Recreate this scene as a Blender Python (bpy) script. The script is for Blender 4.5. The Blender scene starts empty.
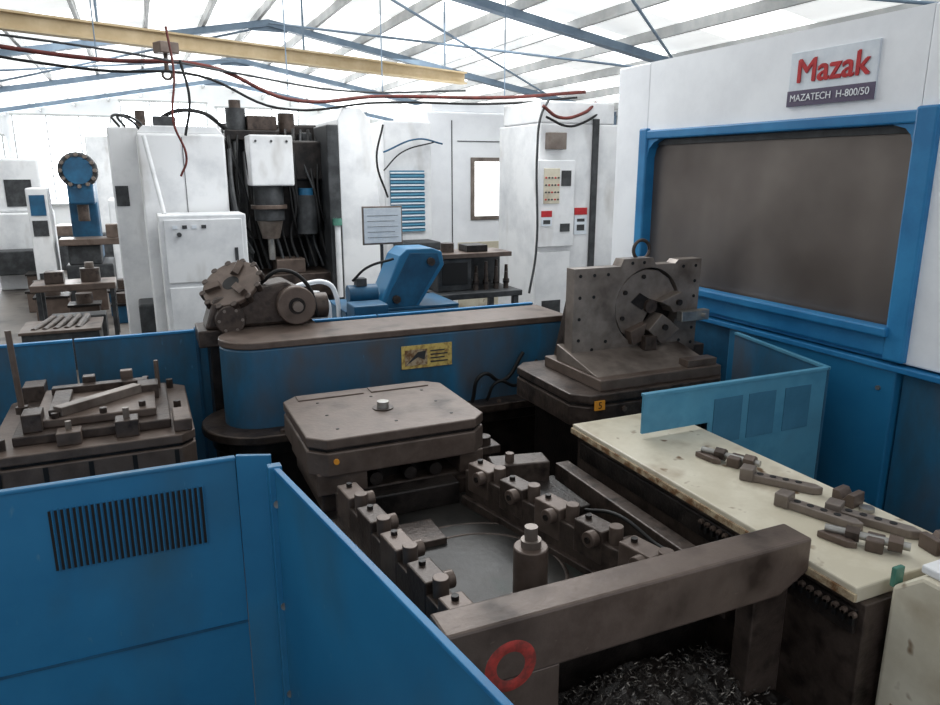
import bpy, bmesh, math, random
from mathutils import Vector, Matrix
random.seed(7)
S=bpy.context.scene
COL=S.collection
try:
    S.view_settings.view_transform='Standard'
    S.view_settings.look='None'
except Exception as e: print(e)

# ---------------------------------------------------------------- materials
def srgb(c):
    return tuple((v/255/12.92 if v/255<=.04045 else ((v/255+.055)/1.055)**2.4) for v in c)+(1,)
def mat(name,c1,c2=None,rough=.6,metal=0,scale=4,detail=6,lo=.4,hi=.65,bump=.0,stretch=(1,1,1),spec=.4,emit=None,estr=0,c3=None,s3=20,t3=(.6,.7),st3=(1,1,1),scr=None):
    m=bpy.data.materials.new(name); m.use_nodes=True
    nt=m.node_tree; N=nt.nodes; L=nt.links
    p=N['Principled BSDF']
    p.inputs['Roughness'].default_value=rough; p.inputs['Metallic'].default_value=metal
    p.inputs['Specular IOR Level'].default_value=spec
    if c2 is None:
        p.inputs['Base Color'].default_value=srgb(c1)
    else:
        tc=N.new('ShaderNodeTexCoord'); mp=N.new('ShaderNodeMapping'); mp.inputs['Scale'].default_value=stretch
        L.new(tc.outputs['Object'],mp.inputs['Vector'])
        n=N.new('ShaderNodeTexNoise'); n.inputs['Scale'].default_value=scale; n.inputs['Detail'].default_value=detail
        n.inputs['Roughness'].default_value=.65
        L.new(mp.outputs[0],n.inputs['Vector'])
        r=N.new('ShaderNodeValToRGB'); r.color_ramp.elements[0].position=lo; r.color_ramp.elements[1].position=hi
        r.color_ramp.elements[0].color=srgb(c1); r.color_ramp.elements[1].color=srgb(c2)
        L.new(n.outputs['Fac'],r.inputs['Fac'])
        out=r.outputs['Color']
        def overlay(out,col,sc,t,st,det=4):
            mp3=N.new('ShaderNodeMapping'); mp3.inputs['Scale'].default_value=st; L.new(tc.outputs['Object'],mp3.inputs['Vector'])
            n3=N.new('ShaderNodeTexNoise'); n3.inputs['Scale'].default_value=sc; n3.inputs['Detail'].default_value=det
            L.new(mp3.outputs[0],n3.inputs['Vector'])
            r3=N.new('ShaderNodeMapRange'); r3.inputs['From Min'].default_value=t[0]; r3.inputs['From Max'].default_value=t[1]
            L.new(n3.outputs['Fac'],r3.inputs['Value'])
            mx=N.new('ShaderNodeMix'); mx.data_type='RGBA'
            L.new(r3.outputs[0],mx.inputs[0]); L.new(out,mx.inputs[6]); mx.inputs[7].default_value=srgb(col)
            return mx.outputs[2]
        if c3 is not None: out=overlay(out,c3,s3,t3,st3)
        if scr is not None: out=overlay(out,scr[0],scr[1],scr[2],scr[3],2)
        L.new(out,p.inputs['Base Color'])
        rr=N.new('ShaderNodeMapRange'); rr.inputs['To Min'].default_value=max(0,rough-.12); rr.inputs['To Max'].default_value=min(1,rough+.15)
        L.new(n.outputs['Fac'],rr.inputs['Value']); L.new(rr.outputs[0],p.inputs['Roughness'])
        if bump>0:
            b=N.new('ShaderNodeBump'); b.inputs['Strength'].default_value=bump; b.inputs['Distance'].default_value=.01
            nb=N.new('ShaderNodeTexNoise'); nb.inputs['Scale'].default_value=scale*8; nb.inputs['Detail'].default_value=5
            L.new(tc.outputs['Object'],nb.inputs['Vector'])
            L.new(nb.outputs['Fac'],b.inputs['Height']); L.new(b.outputs[0],p.inputs['Normal'])
    if emit:
        p.inputs['Emission Color'].default_value=srgb(emit); p.inputs['Emission Strength'].default_value=estr
    return m
M={}
SC=((70,120,150),40,(.72,.82),(1,1,.3))
M['blue']=mat('blue_paint',(28,98,140),(38,112,154),rough=.38,scale=1.8,lo=.3,hi=.65,c3=(50,90,112),s3=2.5,t3=(.52,.85),st3=(1,1,.5),scr=SC)
M['blue2']=mat('blue_paint_grimy',(50,74,90),(32,102,140),rough=.4,scale=2.6,lo=.34,hi=.62,stretch=(1,1,.35),c3=(80,72,66),s3=2.5,t3=(.48,.75),st3=(1,1,.5),scr=SC)
M['bluedk']=mat('blue_paint_dark',(24,66,94),(30,88,122),rough=.45,scale=4)  # darker blue paint for seams, bins, motors and lids
M['bluemc']=mat('machine_blue_frame',(30,106,156),(44,126,176),rough=.42,scale=3)
M['bluelt']=mat('light_blue_panel',(70,128,156),(94,156,182),rough=.38,scale=2,c3=(62,108,132),s3=2,t3=(.5,.7))
M['bluelt2']=mat('light_blue_mesh_panel',(54,104,130),(66,120,148),rough=.5,scale=3)
M['iron']=mat('oily_cast_iron',(48,40,36),(90,78,71),rough=.38,metal=.35,scale=6,lo=.3,hi=.72,bump=.25,c3=(32,26,23),s3=14,t3=(.5,.72))
M['iron2']=mat('brown_machined_iron',(78,65,58),(120,106,97),rough=.4,metal=.3,scale=5,lo=.3,hi=.72,bump=.12,c3=(54,43,37),s3=5,t3=(.5,.72),scr=((146,134,122),30,(.74,.84),(1,.3,1)))
M['dark']=mat('dark_grease',(18,15,14),(46,40,37),rough=.42,metal=.3,scale=9,bump=.3)
M['oily']=mat('oily_black_deck',(20,21,20),(50,47,44),rough=.42,metal=.2,scale=3.5,lo=.35,hi=.7,bump=.15,c3=(34,48,44),s3=4,t3=(.58,.75))
M['dkgrey']=mat('dark_grey_paint',(38,40,42),(66,68,70),rough=.5,scale=8)
M['steel']=mat('bare_steel',(130,128,124),(182,180,176),rough=.35,metal=.8,scale=12,lo=.3,hi=.7)
M['chip']=mat('oily_steel_shavings',(58,54,51),(146,141,134),rough=.3,metal=.6,scale=30,lo=.38,hi=.66)
M['steelm']=mat('machined_steel_plate',(102,92,85),(144,134,126),rough=.38,metal=.4,scale=7,lo=.3,hi=.7,c3=(70,60,54),s3=4,t3=(.5,.72))
M['white']=mat('white_enamel',(224,226,230),(238,240,243),rough=.45,scale=2,lo=.3,hi=.6)
M['white2']=mat('aged_white_enamel',(192,194,197),(222,223,224),rough=.5,scale=2,lo=.3,hi=.55,c3=(150,144,136),s3=3,t3=(.58,.85),st3=(1,1,.4))
M['cream']=mat('cream_paint_rusty',(190,182,162),(212,206,188),rough=.42,scale=3,c3=(140,120,94),s3=4,t3=(.54,.78),scr=((110,84,56),12,(.66,.74),(1,1,1)))
M['rust']=mat('rusty_edge',(110,78,48),(176,160,132),rough=.7,scale=18,lo=.42,hi=.58)
M['door']=mat('smoky_steel_door',(98,90,86),(128,120,114),rough=.3,metal=.45,scale=1.1,lo=.2,hi=.8,detail=2,stretch=(1,2.0,.3),c3=(84,76,72),s3=1.3,t3=(.4,.75))
M['black']=mat('black_rubber',(14,14,15),rough=.6)
M['red']=mat('red_paint',(186,38,42),(160,32,38),rough=.6,scale=20)
M['redpaint']=mat('faded_red_marking',(178,62,54),(120,52,46),rough=.6,scale=22,lo=.4,hi=.6)
M['redc']=mat('red_cable',(104,44,38),(70,34,30),rough=.6,scale=20)
M['yellow']=mat('yellow_label',(206,182,104),(150,120,70),rough=.5,scale=26,lo=.45,hi=.62)
M['beamy']=mat('crane_beam_paint',(182,162,128),(200,182,150),rough=.7,scale=3,spec=.2)
M['truss']=mat('blue_grey_roof_steel',(104,122,140),(124,142,158),rough=.6,scale=3)
M['purl']=mat('pale_purlin_steel',(164,166,166),(188,188,186),rough=.6,scale=3)
M['green']=mat('green_glass',(60,110,96),(84,132,116),rough=.2,scale=8)
M['floor']=mat('worn_concrete_floor',(60,55,52),(112,106,100),rough=.5,scale=1.2,lo=.3,hi=.7,bump=.2,c3=(42,38,36),s3=3,t3=(.5,.7))
M['wall']=mat('painted_wall_sheet',(220,222,224),(230,230,228),rough=.8,scale=1)
M['orange']=mat('orange_tag',(222,150,50),rough=.5)
M['label']=mat('label_purple_grey',(84,74,96),rough=.4)
M['paper']=mat('notice_paper',(216,222,228),(200,208,216),rough=.5,scale=9)
M['glassw']=mat('daylight_window',(240,245,250),rough=.3,emit=(245,250,255),estr=6)
M['glassin']=mat('bright_inner_window',(235,235,235),rough=.3,emit=(250,250,250),estr=1.3)
def roofmat():
    # glass-fibre roof sheets let daylight through, as emission; it is dimmed towards the front for backlighting
    m=bpy.data.materials.new('translucent_roof_sheet'); m.use_nodes=True
    nt=m.node_tree;N=nt.nodes;L=nt.links;p=N['Principled BSDF']
    p.inputs['Base Color'].default_value=srgb((214,216,214)); p.inputs['Roughness'].default_value=.8
    tc=N.new('ShaderNodeTexCoord'); sp=N.new('ShaderNodeSeparateXYZ'); L.new(tc.outputs['Object'],sp.inputs[0])
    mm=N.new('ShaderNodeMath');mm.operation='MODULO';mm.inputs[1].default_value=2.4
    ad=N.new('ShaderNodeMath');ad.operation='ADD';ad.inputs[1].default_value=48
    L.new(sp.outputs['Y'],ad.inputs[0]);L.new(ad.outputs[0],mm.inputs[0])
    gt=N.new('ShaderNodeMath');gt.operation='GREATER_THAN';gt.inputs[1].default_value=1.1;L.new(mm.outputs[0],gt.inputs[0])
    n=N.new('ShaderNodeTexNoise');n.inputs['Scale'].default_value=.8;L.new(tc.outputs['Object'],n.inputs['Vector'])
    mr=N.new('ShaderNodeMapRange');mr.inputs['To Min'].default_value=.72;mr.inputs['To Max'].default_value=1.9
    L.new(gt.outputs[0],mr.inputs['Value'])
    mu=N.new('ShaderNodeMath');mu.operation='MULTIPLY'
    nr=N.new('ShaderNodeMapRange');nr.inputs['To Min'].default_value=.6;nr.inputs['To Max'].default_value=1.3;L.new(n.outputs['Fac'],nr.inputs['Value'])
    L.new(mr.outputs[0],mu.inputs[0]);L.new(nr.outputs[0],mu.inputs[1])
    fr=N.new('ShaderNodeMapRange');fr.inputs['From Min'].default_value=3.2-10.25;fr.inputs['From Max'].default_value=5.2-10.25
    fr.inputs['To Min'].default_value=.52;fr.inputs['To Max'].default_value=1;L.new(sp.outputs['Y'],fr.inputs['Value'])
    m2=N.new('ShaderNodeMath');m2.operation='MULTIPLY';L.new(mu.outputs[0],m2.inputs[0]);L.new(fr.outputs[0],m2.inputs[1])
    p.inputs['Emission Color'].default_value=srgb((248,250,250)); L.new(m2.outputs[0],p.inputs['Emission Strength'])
    return m
M['roof']=roofmat()

# ---------------------------------------------------------------- helpers
class Obj:
    def __init__(s,name): s.name=name; s.parts=[]
    def add(s,n,me,loc,mt,bev=0,smooth=False,rot=None):
        o=bpy.data.objects.new(n,me); o.location=loc
        if rot is not None: o.rotation_euler=rot
        COL.objects.link(o)
        if mt: me.materials.append(M[mt])
        if bev>0:
            b=o.modifiers.new('bevel','BEVEL'); b.width=bev; b.segments=2; b.limit_method='ANGLE'; b.angle_limit=.6
        if smooth:
            for f in me.polygons: f.use_smooth=True
            try: me.set_sharp_from_angle(angle=.7)
            except Exception: pass
        s.parts.append(o); return o
    def box(s,n,x0,x1,y0,y1,z0,z1,mt,bev=.004,rot=None):
        bm=bmesh.new(); bmesh.ops.create_cube(bm,size=1)
        bmesh.ops.scale(bm,vec=(abs(x1-x0),abs(y1-y0),abs(z1-z0)),verts=bm.verts)
        me=bpy.data.meshes.new(n); bm.to_mesh(me); bm.free()
        return s.add(n,me,((x0+x1)/2,(y0+y1)/2,(z0+z1)/2),mt,bev,rot=rot)
    def cyl(s,n,p0,p1,r,mt,r2=None,seg=24,bev=0):
        p0=Vector(p0);p1=Vector(p1);d=p1-p0
        bm=bmesh.new(); bmesh.ops.create_cone(bm,cap_ends=True,segments=seg,radius1=r,radius2=r if r2 is None else r2,depth=d.length)
        q=d.to_track_quat('Z','Y'); bmesh.ops.rotate(bm,matrix=q.to_matrix(),verts=bm.verts)
        me=bpy.data.meshes.new(n); bm.to_mesh(me); bm.free()
        return s.add(n,me,(p0+p1)/2,mt,bev,smooth=True)
    def prism(s,n,pts,ax,a0,a1,mt,bev=.004,smooth=False):
        def V(p,a): return {'x':(a,p[0],p[1]),'y':(p[0],a,p[1]),'z':(p[0],p[1],a)}[ax]
        bm=bmesh.new(); A=[bm.verts.new(V(p,a0)) for p in pts]; B=[bm.verts.new(V(p,a1)) for p in pts]
        bm.faces.new(A); bm.faces.new(B[::-1])
        k=len(pts)
        for i in range(k): bm.faces.new((A[i],B[i],B[(i+1)%k],A[(i+1)%k]))
        bmesh.ops.recalc_face_normals(bm,faces=bm.faces)
        c=sum((v.co for v in bm.verts),Vector())/len(bm.verts)
        bmesh.ops.translate(bm,vec=-c,verts=bm.verts)
        me=bpy.data.meshes.new(n); bm.to_mesh(me); bm.free()
        return s.add(n,me,c,mt,bev,smooth=smooth)
    def tube(s,n,pts,r,mt,smoothc=True):
        cu=bpy.data.curves.new(n,'CURVE'); cu.dimensions='3D'; cu.bevel_depth=r; cu.bevel_resolution=3; cu.use_fill_caps=True
        sp=cu.splines.new('BEZIER' if smoothc else 'POLY')
        if smoothc:
            sp.bezier_points.add(len(pts)-1)
            for b,p in zip(sp.bezier_points,pts): b.co=p; b.handle_left_type=b.handle_right_type='AUTO'
        else:
            sp.points.add(len(pts)-1)
            for b,p in zip(sp.points,pts): b.co=(*p,1)
        cu.resolution_u=8; cu.materials.append(M[mt])
        o=bpy.data.objects.new(n,cu); COL.objects.link(o); s.parts.append(o); return o
    def text(s,n,t,loc,size,mt,face,ext=.002,sx=1):
        cu=bpy.data.curves.new(n,'FONT'); cu.body=t; cu.size=size; cu.extrude=ext; cu.align_x='CENTER'; cu.align_y='CENTER'
        cu.materials.append(M[mt]); o=bpy.data.objects.new(n,cu)
        if face=='-x': m=Matrix(((0,0,-1),(-1,0,0),(0,1,0)))
        else: m=Matrix(((1,0,0),(0,0,-1),(0,1,0)))
        o.rotation_euler=m.to_euler(); o.scale=(sx,1,1); o.location=loc; COL.objects.link(o); s.parts.append(o); return o
    def torus(s,n,c,R,r,mt,axis='z',seg=40,flat=1.0):
        bm=bmesh.new(); vs=[]
        for i in range(seg):
            a=2*math.pi*i/seg; ring=[]
            for j in range(8):
                b=2*math.pi*j/8; u=(R+r*math.cos(b))*math.cos(a); v=(R+r*math.cos(b))*math.sin(a); w=r*math.sin(b)*flat
                ring.append(bm.verts.new({'z':(u,v,w),'y':(u,w,v),'x':(w,u,v)}[axis]))
            vs.append(ring)
        for i in range(seg):
            for j in range(8):
                bm.faces.new((vs[i][j],vs[(i+1)%seg][j],vs[(i+1)%seg][(j+1)%8],vs[i][(j+1)%8]))
        bmesh.ops.recalc_face_normals(bm,faces=bm.faces)
        me=bpy.data.meshes.new(n); bm.to_mesh(me); bm.free()
        return s.add(n,me,c,mt,0,smooth=True)
    def done(s):
        bpy.context.view_layer.update()
        lo=Vector((1e9,)*3);hi=Vector((-1e9,)*3)
        for o in s.parts:
            for c in o.bound_box:
                w=o.matrix_world@Vector(c)
                for k in range(3): lo[k]=min(lo[k],w[k]);hi[k]=max(hi[k],w[k])
        e=bpy.data.objects.new(s.name,None); e.empty_display_size=.1
        e.location=((lo.x+hi.x)/2,(lo.y+hi.y)/2,lo.z); COL.objects.link(e)
        for o in s.parts:
            o.parent=e; o.location=o.location-e.location
        return e
def slabbox(name,*a,**k):
    o=Obj(name); return o.box(name,*a,**k)

# ---------------------------------------------------------------- room shell
XL,XR,YF,YB=-6.0,9.0,-3.5,24.0
RX,RZ,SL=2.2,4.5,.18
def rz(x): return RZ-SL*abs(x-RX)
slabbox('floor',XL-.1,XR+.1,YF,YB+.1,-.1,0,'floor',bev=0)
o=Obj('ceiling'); o.prism('ceiling',[(XL-.2,rz(XL)),(RX,RZ),(XR+.2,rz(XR)),(XR+.2,rz(XR)+.06),(RX,RZ+.06),(XL-.2,rz(XL)+.06)],'y',YF,YB,'roof',bev=0)
slabbox('wall_left',XL-.1,XL,YF,YB,0,rz(XL),'wall',bev=0)
slabbox('wall_right',XR,XR+.1,YF,YB,0,rz(XR),'wall',bev=0)
o=Obj('wall_back'); o.prism('wall_back',[(XL,0),(XR,0),(XR,rz(XR)),(RX,RZ),(XL,rz(XL))],'y',YB,YB+.1,'wall',bev=0)
k=0
for (x0,x1,z0,z1) in [(-5.6,-3.2,1.1,2.9),(-2.9,-.5,1.1,3.45),(-.2,2.1,1.1,3.9),(2.4,4.8,1.1,3.8),(5.2,8.2,1.0,3.2)]:
    k+=1; w=Obj('window_%d'%k)
    w.box('pane',x0,x1,YB-.04,YB-.01,z0,z1,'glassw',0)
    w.box('frame_top',x0-.05,x1+.05,YB-.08,YB-.01,z1,z1+.06,'purl');w.box('sill',x0-.05,x1+.05,YB-.1,YB-.01,z0-.06,z0,'purl')
    for i in range(4):
        xx=x0+(x1-x0)*i/3; w.box('mullion_%d'%i,xx-.02,xx+.02,YB-.07,YB-.04,z0,z1,'purl')
    w.done()

for ty in [4.6,8.8,13.0,17.4,21.6]:
    t=Obj('roof_truss')
    for sx,xe in ((-1,XL),(1,XR)):
        zt=rz(xe)
        t.prism('rafter',[(RX,RZ-.13),(RX,RZ-.22),(xe,zt-.22),(xe,zt-.13)],'y',ty-.05,ty+.05,'truss',bev=.003)
        t.prism('flange',[(RX,RZ-.22),(RX,RZ-.235),(xe,zt-.235),(xe,zt-.22)],'y',ty-.07,ty+.07,'truss',bev=.0)
        t.box('column',xe-(.16 if sx>0 else 0),xe+(0 if sx>0 else .16),ty-.08,ty+.08,0,zt-.2,'truss')
    t.prism('apex_gusset',[(RX-.35,RZ-.2),(RX,RZ-.14),(RX+.35,RZ-.2),(RX+.3,RZ-.31),(RX-.3,RZ-.31)],'y',ty-.02,ty+.02,'truss')
    t.done()
p=Obj('roof_purlins')
x=XL+.4
while x<XR:
    z=rz(x); p.box('purlin',x-.025,x+.025,YF,YB-.02,z-.13,z-.005,'purl',bev=0); x+=.85
for by,(xa,xb) in ((10.9,(RX,7.5)),(15.2,(-4,RX)),(6.7,(RX,7))):
    p.tube('cross_brace',[(xa,by-2.0,rz(xa)-.2),(xb,by+2.0,rz(xb)-.2)],.018,'truss',False)
    p.tube('cross_brace',[(xa,by+2.0,rz(xa)-.2),(xb,by-2.0,rz(xb)-.2)],.018,'truss',False)
p.done()

c=Obj('overhead_crane_beam')
A=Vector((-2.6,7.03,3.3));Bv=Vector((4.3,9.86,3.3)); d=(Bv-A); ang=math.atan2(d.y,d.x); Lb=d.length; mid=(A+Bv)/2
for n,w,z0,z1 in (('web',.02,-.12,.0),('top_flange',.12,0,.018),('bottom_flange',.12,-.138,-.12)):
    c.box(n,mid.x-Lb/2,mid.x+Lb/2,mid.y-w/2,mid.y+w/2,mid.z+z0,mid.z+z1,'beamy',bev=0,rot=(0,0,ang))
for f in (.05,.35,.65,.95):
    q=A+d*f; c.cyl('hanger_rod',(q.x,q.y,3.31),(q.x,q.y,rz(q.x)-.02),.012,'truss',seg=8)
c.done()

# ---------------------------------------------------------------- machining centre
m=Obj('horizontal_machining_center')
FX=3.3
Y0,Y1=.4,4.73
wy0,wy1,wz0,wz1=2.36,4.36,1.24,2.22
m.box('front_panel_far',FX,FX+.12,wy1,Y1,1.09,2.72,'white',.01)
m.box('front_panel_near',FX,FX+.12,Y0,wy0,1.09,2.72,'white',.01)
m.box('front_header',FX+.001,FX+.12,wy0,wy1,wz1,2.719,'white',.0)
m.box('front_sill',FX+.001,FX+.12,wy0,wy1,1.09,wz0,'bluemc',.0)
m.box('body',FX+.121,6.2,Y0+.01,Y1-.01,.1,2.70,'white',.02)
m.box('plinth',FX+.2,6.1,Y0+.1,Y1-.1,0,.1,'dkgrey',.0)
fo=.03
m.box('frame_left',FX-fo,FX+.1,wy1-.03,wy1+.06,1.12,2.285,'bluemc',.012)
m.box('frame_right',FX-fo-.003,FX+.1,wy0-.11,wy0,1.095,2.285,'bluemc',.012)
m.box('frame_top',FX-fo+.004,FX+.1,wy0-.10,wy1+.05,wz1-.01,wz1+.05,'bluemc',.01)
m.box('frame_bottom',FX-fo+.005,FX+.1,wy0-.10,wy1+.05,1.11,wz0,'bluemc',.012)
m.box('frame_bottom_lip',FX-.06,FX+.02,wy0-.02,wy1-.04,wz0-.03,wz0+.02,'bluemc',.01)
m.box('door_panel',FX+.05,FX+.08,wy0,wy1,wz0,wz1,'door',0)
m.box('door_track',FX+.03,FX+.05,wy0,wy1,wz1-.05,wz1-.012,'dkgrey',.002)
m.prism('frame_corner_fillet',[(wy1-.03,wz1-.01),(wy1-.16,wz1-.01),(wy1-.10,wz1-.03),(wy1-.05,wz1-.07),(wy1-.03,wz1-.13)],'x',FX-.015,FX+.06,'bluemc',0)
m.prism('frame_corner_fillet_b',[(wy0,wz1-.01),(wy0+.12,wz1-.01),(wy0+.05,wz1-.03),(wy0+.02,wz1-.06),(wy0,wz1-.12)],'x',FX-.015,FX+.06,'bluemc',0)
m.prism('frame_corner_fillet_c',[(wy1-.03,wz0),(wy1-.12,wz0),(wy1-.05,wz0+.03),(wy1-.03,wz0+.09)],'x',FX-.015,FX+.06,'bluemc',0)
m.box('sign_plate',FX-.012,FX,2.60,3.13,2.335,2.61,'paper',.003)
m.box('sign_strip',FX-.016,FX-.008,2.60,3.13,2.335,2.415,'label',.0)
# two slightly offset copies thicken the lettering like the bold logo
m.text('sign_text','Mazak',(FX-.016,2.865,2.505),.165,'red','-x',.002,1.06)
m.text('sign_text_thick','Mazak',(FX-.0165,2.858,2.509),.165,'red','-x',.002,1.06)
m.text('sign_text_thick_b','Mazak',(FX-.0155,2.861,2.502),.165,'red','-x',.002,1.06)
m.text('sign_model_text','MAZATECH  H-800/50',(FX-.02,2.865,2.375),.05,'white','-x',.001)
m.box('base_skirt',FX-.02,FX+.12,2.28,3.4,0,1.05,'blue',.008)
m.box('base_skirt_near',FX+.02,FX+.12,Y0,2.27,0,1.05,'blue2',.008)
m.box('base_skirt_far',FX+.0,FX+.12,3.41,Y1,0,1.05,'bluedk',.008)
m.box('skirt_cap',FX-.035,FX+.12,Y0,Y1-.01,1.05,1.08,'bluemc',.005)
for z in (.35,.95): m.cyl('skirt_bolt',(FX-.03,2.36,z),(FX-.02,2.36,z),.012,'steel',seg=10)
m.done()
# ---------------------------------------------------------------- guards
g=Obj('machine_guard_fence')
g.box('panel',-1.6,.215,2.45,2.462,.0,1.05,'blue',.002)
g.box('top_lip',-1.6,.215,2.442,2.47,1.042,1.055,'blue',.004)
g.box('seam',-1.6,.215,2.444,2.45,.42,.428,'bluedk',0)
for i in range(27):
    x=-.355+i*.0172
    g.box('louvre_slot',x,x+.009,2.446,2.451,.76,.965,'black',0)
    g.box('louvre_hood',x+.009,x+.0125,2.442,2.451,.755,.97,'blue',.001)
g.prism('corner_return',[(.215,2.44),(.325,2.40),(.33,2.415),(.22,2.46)],'z',0,1.06,'blue',.002)
g.done()
g=Obj('machine_guard_fence')
pa=Vector((.325,2.30));pb=Vector((.57,.72)); dv=(pb-pa).normalized(); nn=Vector((-dv.y,dv.x))*.006
def q(a,b,t0,t1): return [tuple(a+nn*t1),tuple(b+nn*t1),tuple(b+nn*t0),tuple(a+nn*t0)]
g.prism('panel',q(pa,pb,-1,1),'z',0,1.05,'blue',.001)
g.prism('top_lip',q(pa,pb,-1.6,1.6),'z',1.044,1.056,'bluemc',.002)
g.box('end_post',.30,.345,2.29,2.33,0,1.06,'blue',.004)
for z in (.93,.55,.2): g.cyl('bolt',(.322,2.289,z),(.322,2.281,z),.013,'steel',seg=12)
g.done()
g=Obj('machine_guard_fence')
for x0,x1 in ((-1.5,-.43),(-.42,.24),(.25,1.4),(1.41,2.6)):
    g.box('panel',x0,x1,4.70,4.712,0,1.05,'blue2',.002)
    g.box('top_lip',x0,x1,4.69,4.725,1.035,1.05,'bluemc',.003)
g.box('post',.235,.255,4.69,4.73,0,1.06,'bluedk',.002)
g.done()
g=Obj('machine_guard_fence')
g.prism('panel',[(1.93,.87),(2.31,.87),(2.31,0),(3.04,0),(3.04,1.05),(1.93,1.05)],'y',2.47,2.482,'bluelt',.001)
g.box('top_lip',1.93,3.04,2.463,2.49,1.04,1.055,'bluelt',.002)
for i,x in enumerate((2.33,2.54,2.77)):
    g.box('window_recess_%d'%i,x,x+.17,2.466,2.47,.76,.98,'bluelt2',.001)
pa=Vector((3.05,2.47));pb=Vector((3.22,3.28)); dv=(pb-pa).normalized(); nn=Vector((-dv.y,dv.x))*.006
g.prism('side_panel',q(pa,pb,-1,1),'z',0,1.05,'blue2',.001)
g.prism('side_lip',q(pa,pb,-2,2),'z',1.04,1.055,'bluelt',.001)
g.done()

# ---------------------------------------------------------------- transfer housing
h=Obj('pallet_transfer_housing')
def stadium(x0,x1,y0,y1,n=14,off=0):
    r=(y1-y0)/2+off; cy=(y0+y1)/2; cx=x0+(y1-y0)/2
    return [(x1,cy+r)]+[(cx+r*math.cos(math.pi/2+math.pi*i/n),cy+r*math.sin(math.pi/2+math.pi*i/n)) for i in range(n+1)]+[(x1,cy-r)]
h.prism('housing_body',stadium(.33,2.45,3.96,4.36),'z',.60,1.06,'blue2',.012,True)
h.prism('housing_top',stadium(.33,2.45,3.96,4.36,off=.004),'z',1.06,1.1,'iron2',.006,True)
h.prism('housing_flange',stadium(.33,2.45,3.96,4.36,off=.13),'z',.56,.61,'iron',.008,True)
h.prism('housing_flange_lower',stadium(.33,2.45,3.96,4.36,off=.08),'z',.48,.56,'dark',.008,True)
h.box('housing_pedestal',.5,2.4,3.98,4.34,0,.5,'dark',.01)
h.box('name_plate',1.32,1.64,3.95,3.958,.86,1.0,'yellow',.002)
h.box('name_plate_picture',1.34,1.48,3.946,3.951,.88,.975,'rust',.001)
h.prism('name_plate_arrow',[(1.35,.89),(1.42,.96),(1.47,.965),(1.46,.91),(1.42,.93)],'y',3.943,3.947,'dkgrey',0)
for i in range(4): h.box('name_plate_text_%d'%i,1.5,1.61-.02*(i%2),3.946,3.951,.89+.022*i,.897+.022*i,'dkgrey',0)
for i in range(9): h.cyl('flange_bolt',(.6+i*.22,3.87,.61),(.6+i*.22,3.87,.625),.014,'iron2',seg=6)
h.tube('hydraulic_hose',[(1.75,3.9,.62),(1.8,3.86,.8),(1.95,3.88,.74),(2.1,3.9,.9)],.012,'black')
h.tube('hydraulic_hose_b',[(1.85,3.9,.62),(1.9,3.86,.74),(2.05,3.88,.70),(2.2,3.9,.84)],.010,'black')
h.done()

# ---------------------------------------------------------------- pallets
def pallet(o,x0,x1,y0,y1,zt,th,ch,mt='iron2'):
    def oc(e): return [(x0+ch-e*.4,y0-e),(x1-ch+e*.4,y0-e),(x1+e,y0+ch-e*.4),(x1+e,y1-ch+e*.4),(x1-ch+e*.4,y1+e),(x0+ch-e*.4,y1+e),(x0-e,y1-ch+e*.4),(x0-e,y0+ch-e*.4)]
    o.prism('pallet_top',oc(0),'z',zt-.045,zt,mt,.006)
    o.prism('pallet_waist',oc(-.012),'z',zt-.06,zt-.045,'dark',.002)
    o.prism('pallet_body',oc(0),'z',zt-th,zt-.06,mt,.008)
c=Obj('machine_pallet')
pallet(c,.55,1.38,2.88,3.56,.90,.17,.07)
c.box('top_strip_a',.62,.95,3.46,3.54,.90,.906,'iron2',.002); c.box('top_strip_b',.99,1.3,3.46,3.54,.90,.906,'iron2',.002)
c.box('pallet_foot_left',.58,.80,2.9,3.5,.64,.74,'iron2',.006)
c.box('pallet_foot_right',1.24,1.36,2.9,3.5,.64,.74,'iron2',.006)
c.box('pallet_foot_mid',.86,1.16,3.0,3.4,.6,.74,'dark',.006)
c.cyl('centre_bush',(.97,3.2,.9),(.97,3.2,.935),.028,'steel'); c.cyl('centre_bush_ring',(.97,3.2,.9),(.97,3.2,.905),.05,'iron')
for ix in range(3):
    for iy in range(3):
        x=.7+ix*.27;y=3.0+iy*.2
        if (ix,iy)==(1,1): continue
        c.cyl('tapped_hole',(x,y,.9),(x,y,.9015),.008,'black',seg=12)
c.cyl('side_bush',(.66,2.868,.8),(.66,2.882,.8),.012,'orange',seg=12)
c.box('stand_column',.72,1.2,3.0,3.5,0,.6,'dark',.01)
c.box('stand_top',.6,1.32,2.92,3.5,.55,.64,'iron',.01)
for x in (.7,.9,1.1,1.25):
    c.cyl('locating_cone',(x,2.90,.5),(x,2.90,.62),.035,'iron',r2=.025,seg=14)
for x in (.84,1.0,1.12): c.cyl('clamp_plunger',(x,2.9,.68),(x,2.97,.68),.03,'dark',seg=14)
c.cyl('corner_pin',(1.43,3.05,.3),(1.43,3.05,.74),.035,'iron',seg=16); c.box('corner_bracket',1.36,1.5,3.0,3.1,.66,.70,'iron',.004)
c.done()

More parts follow.
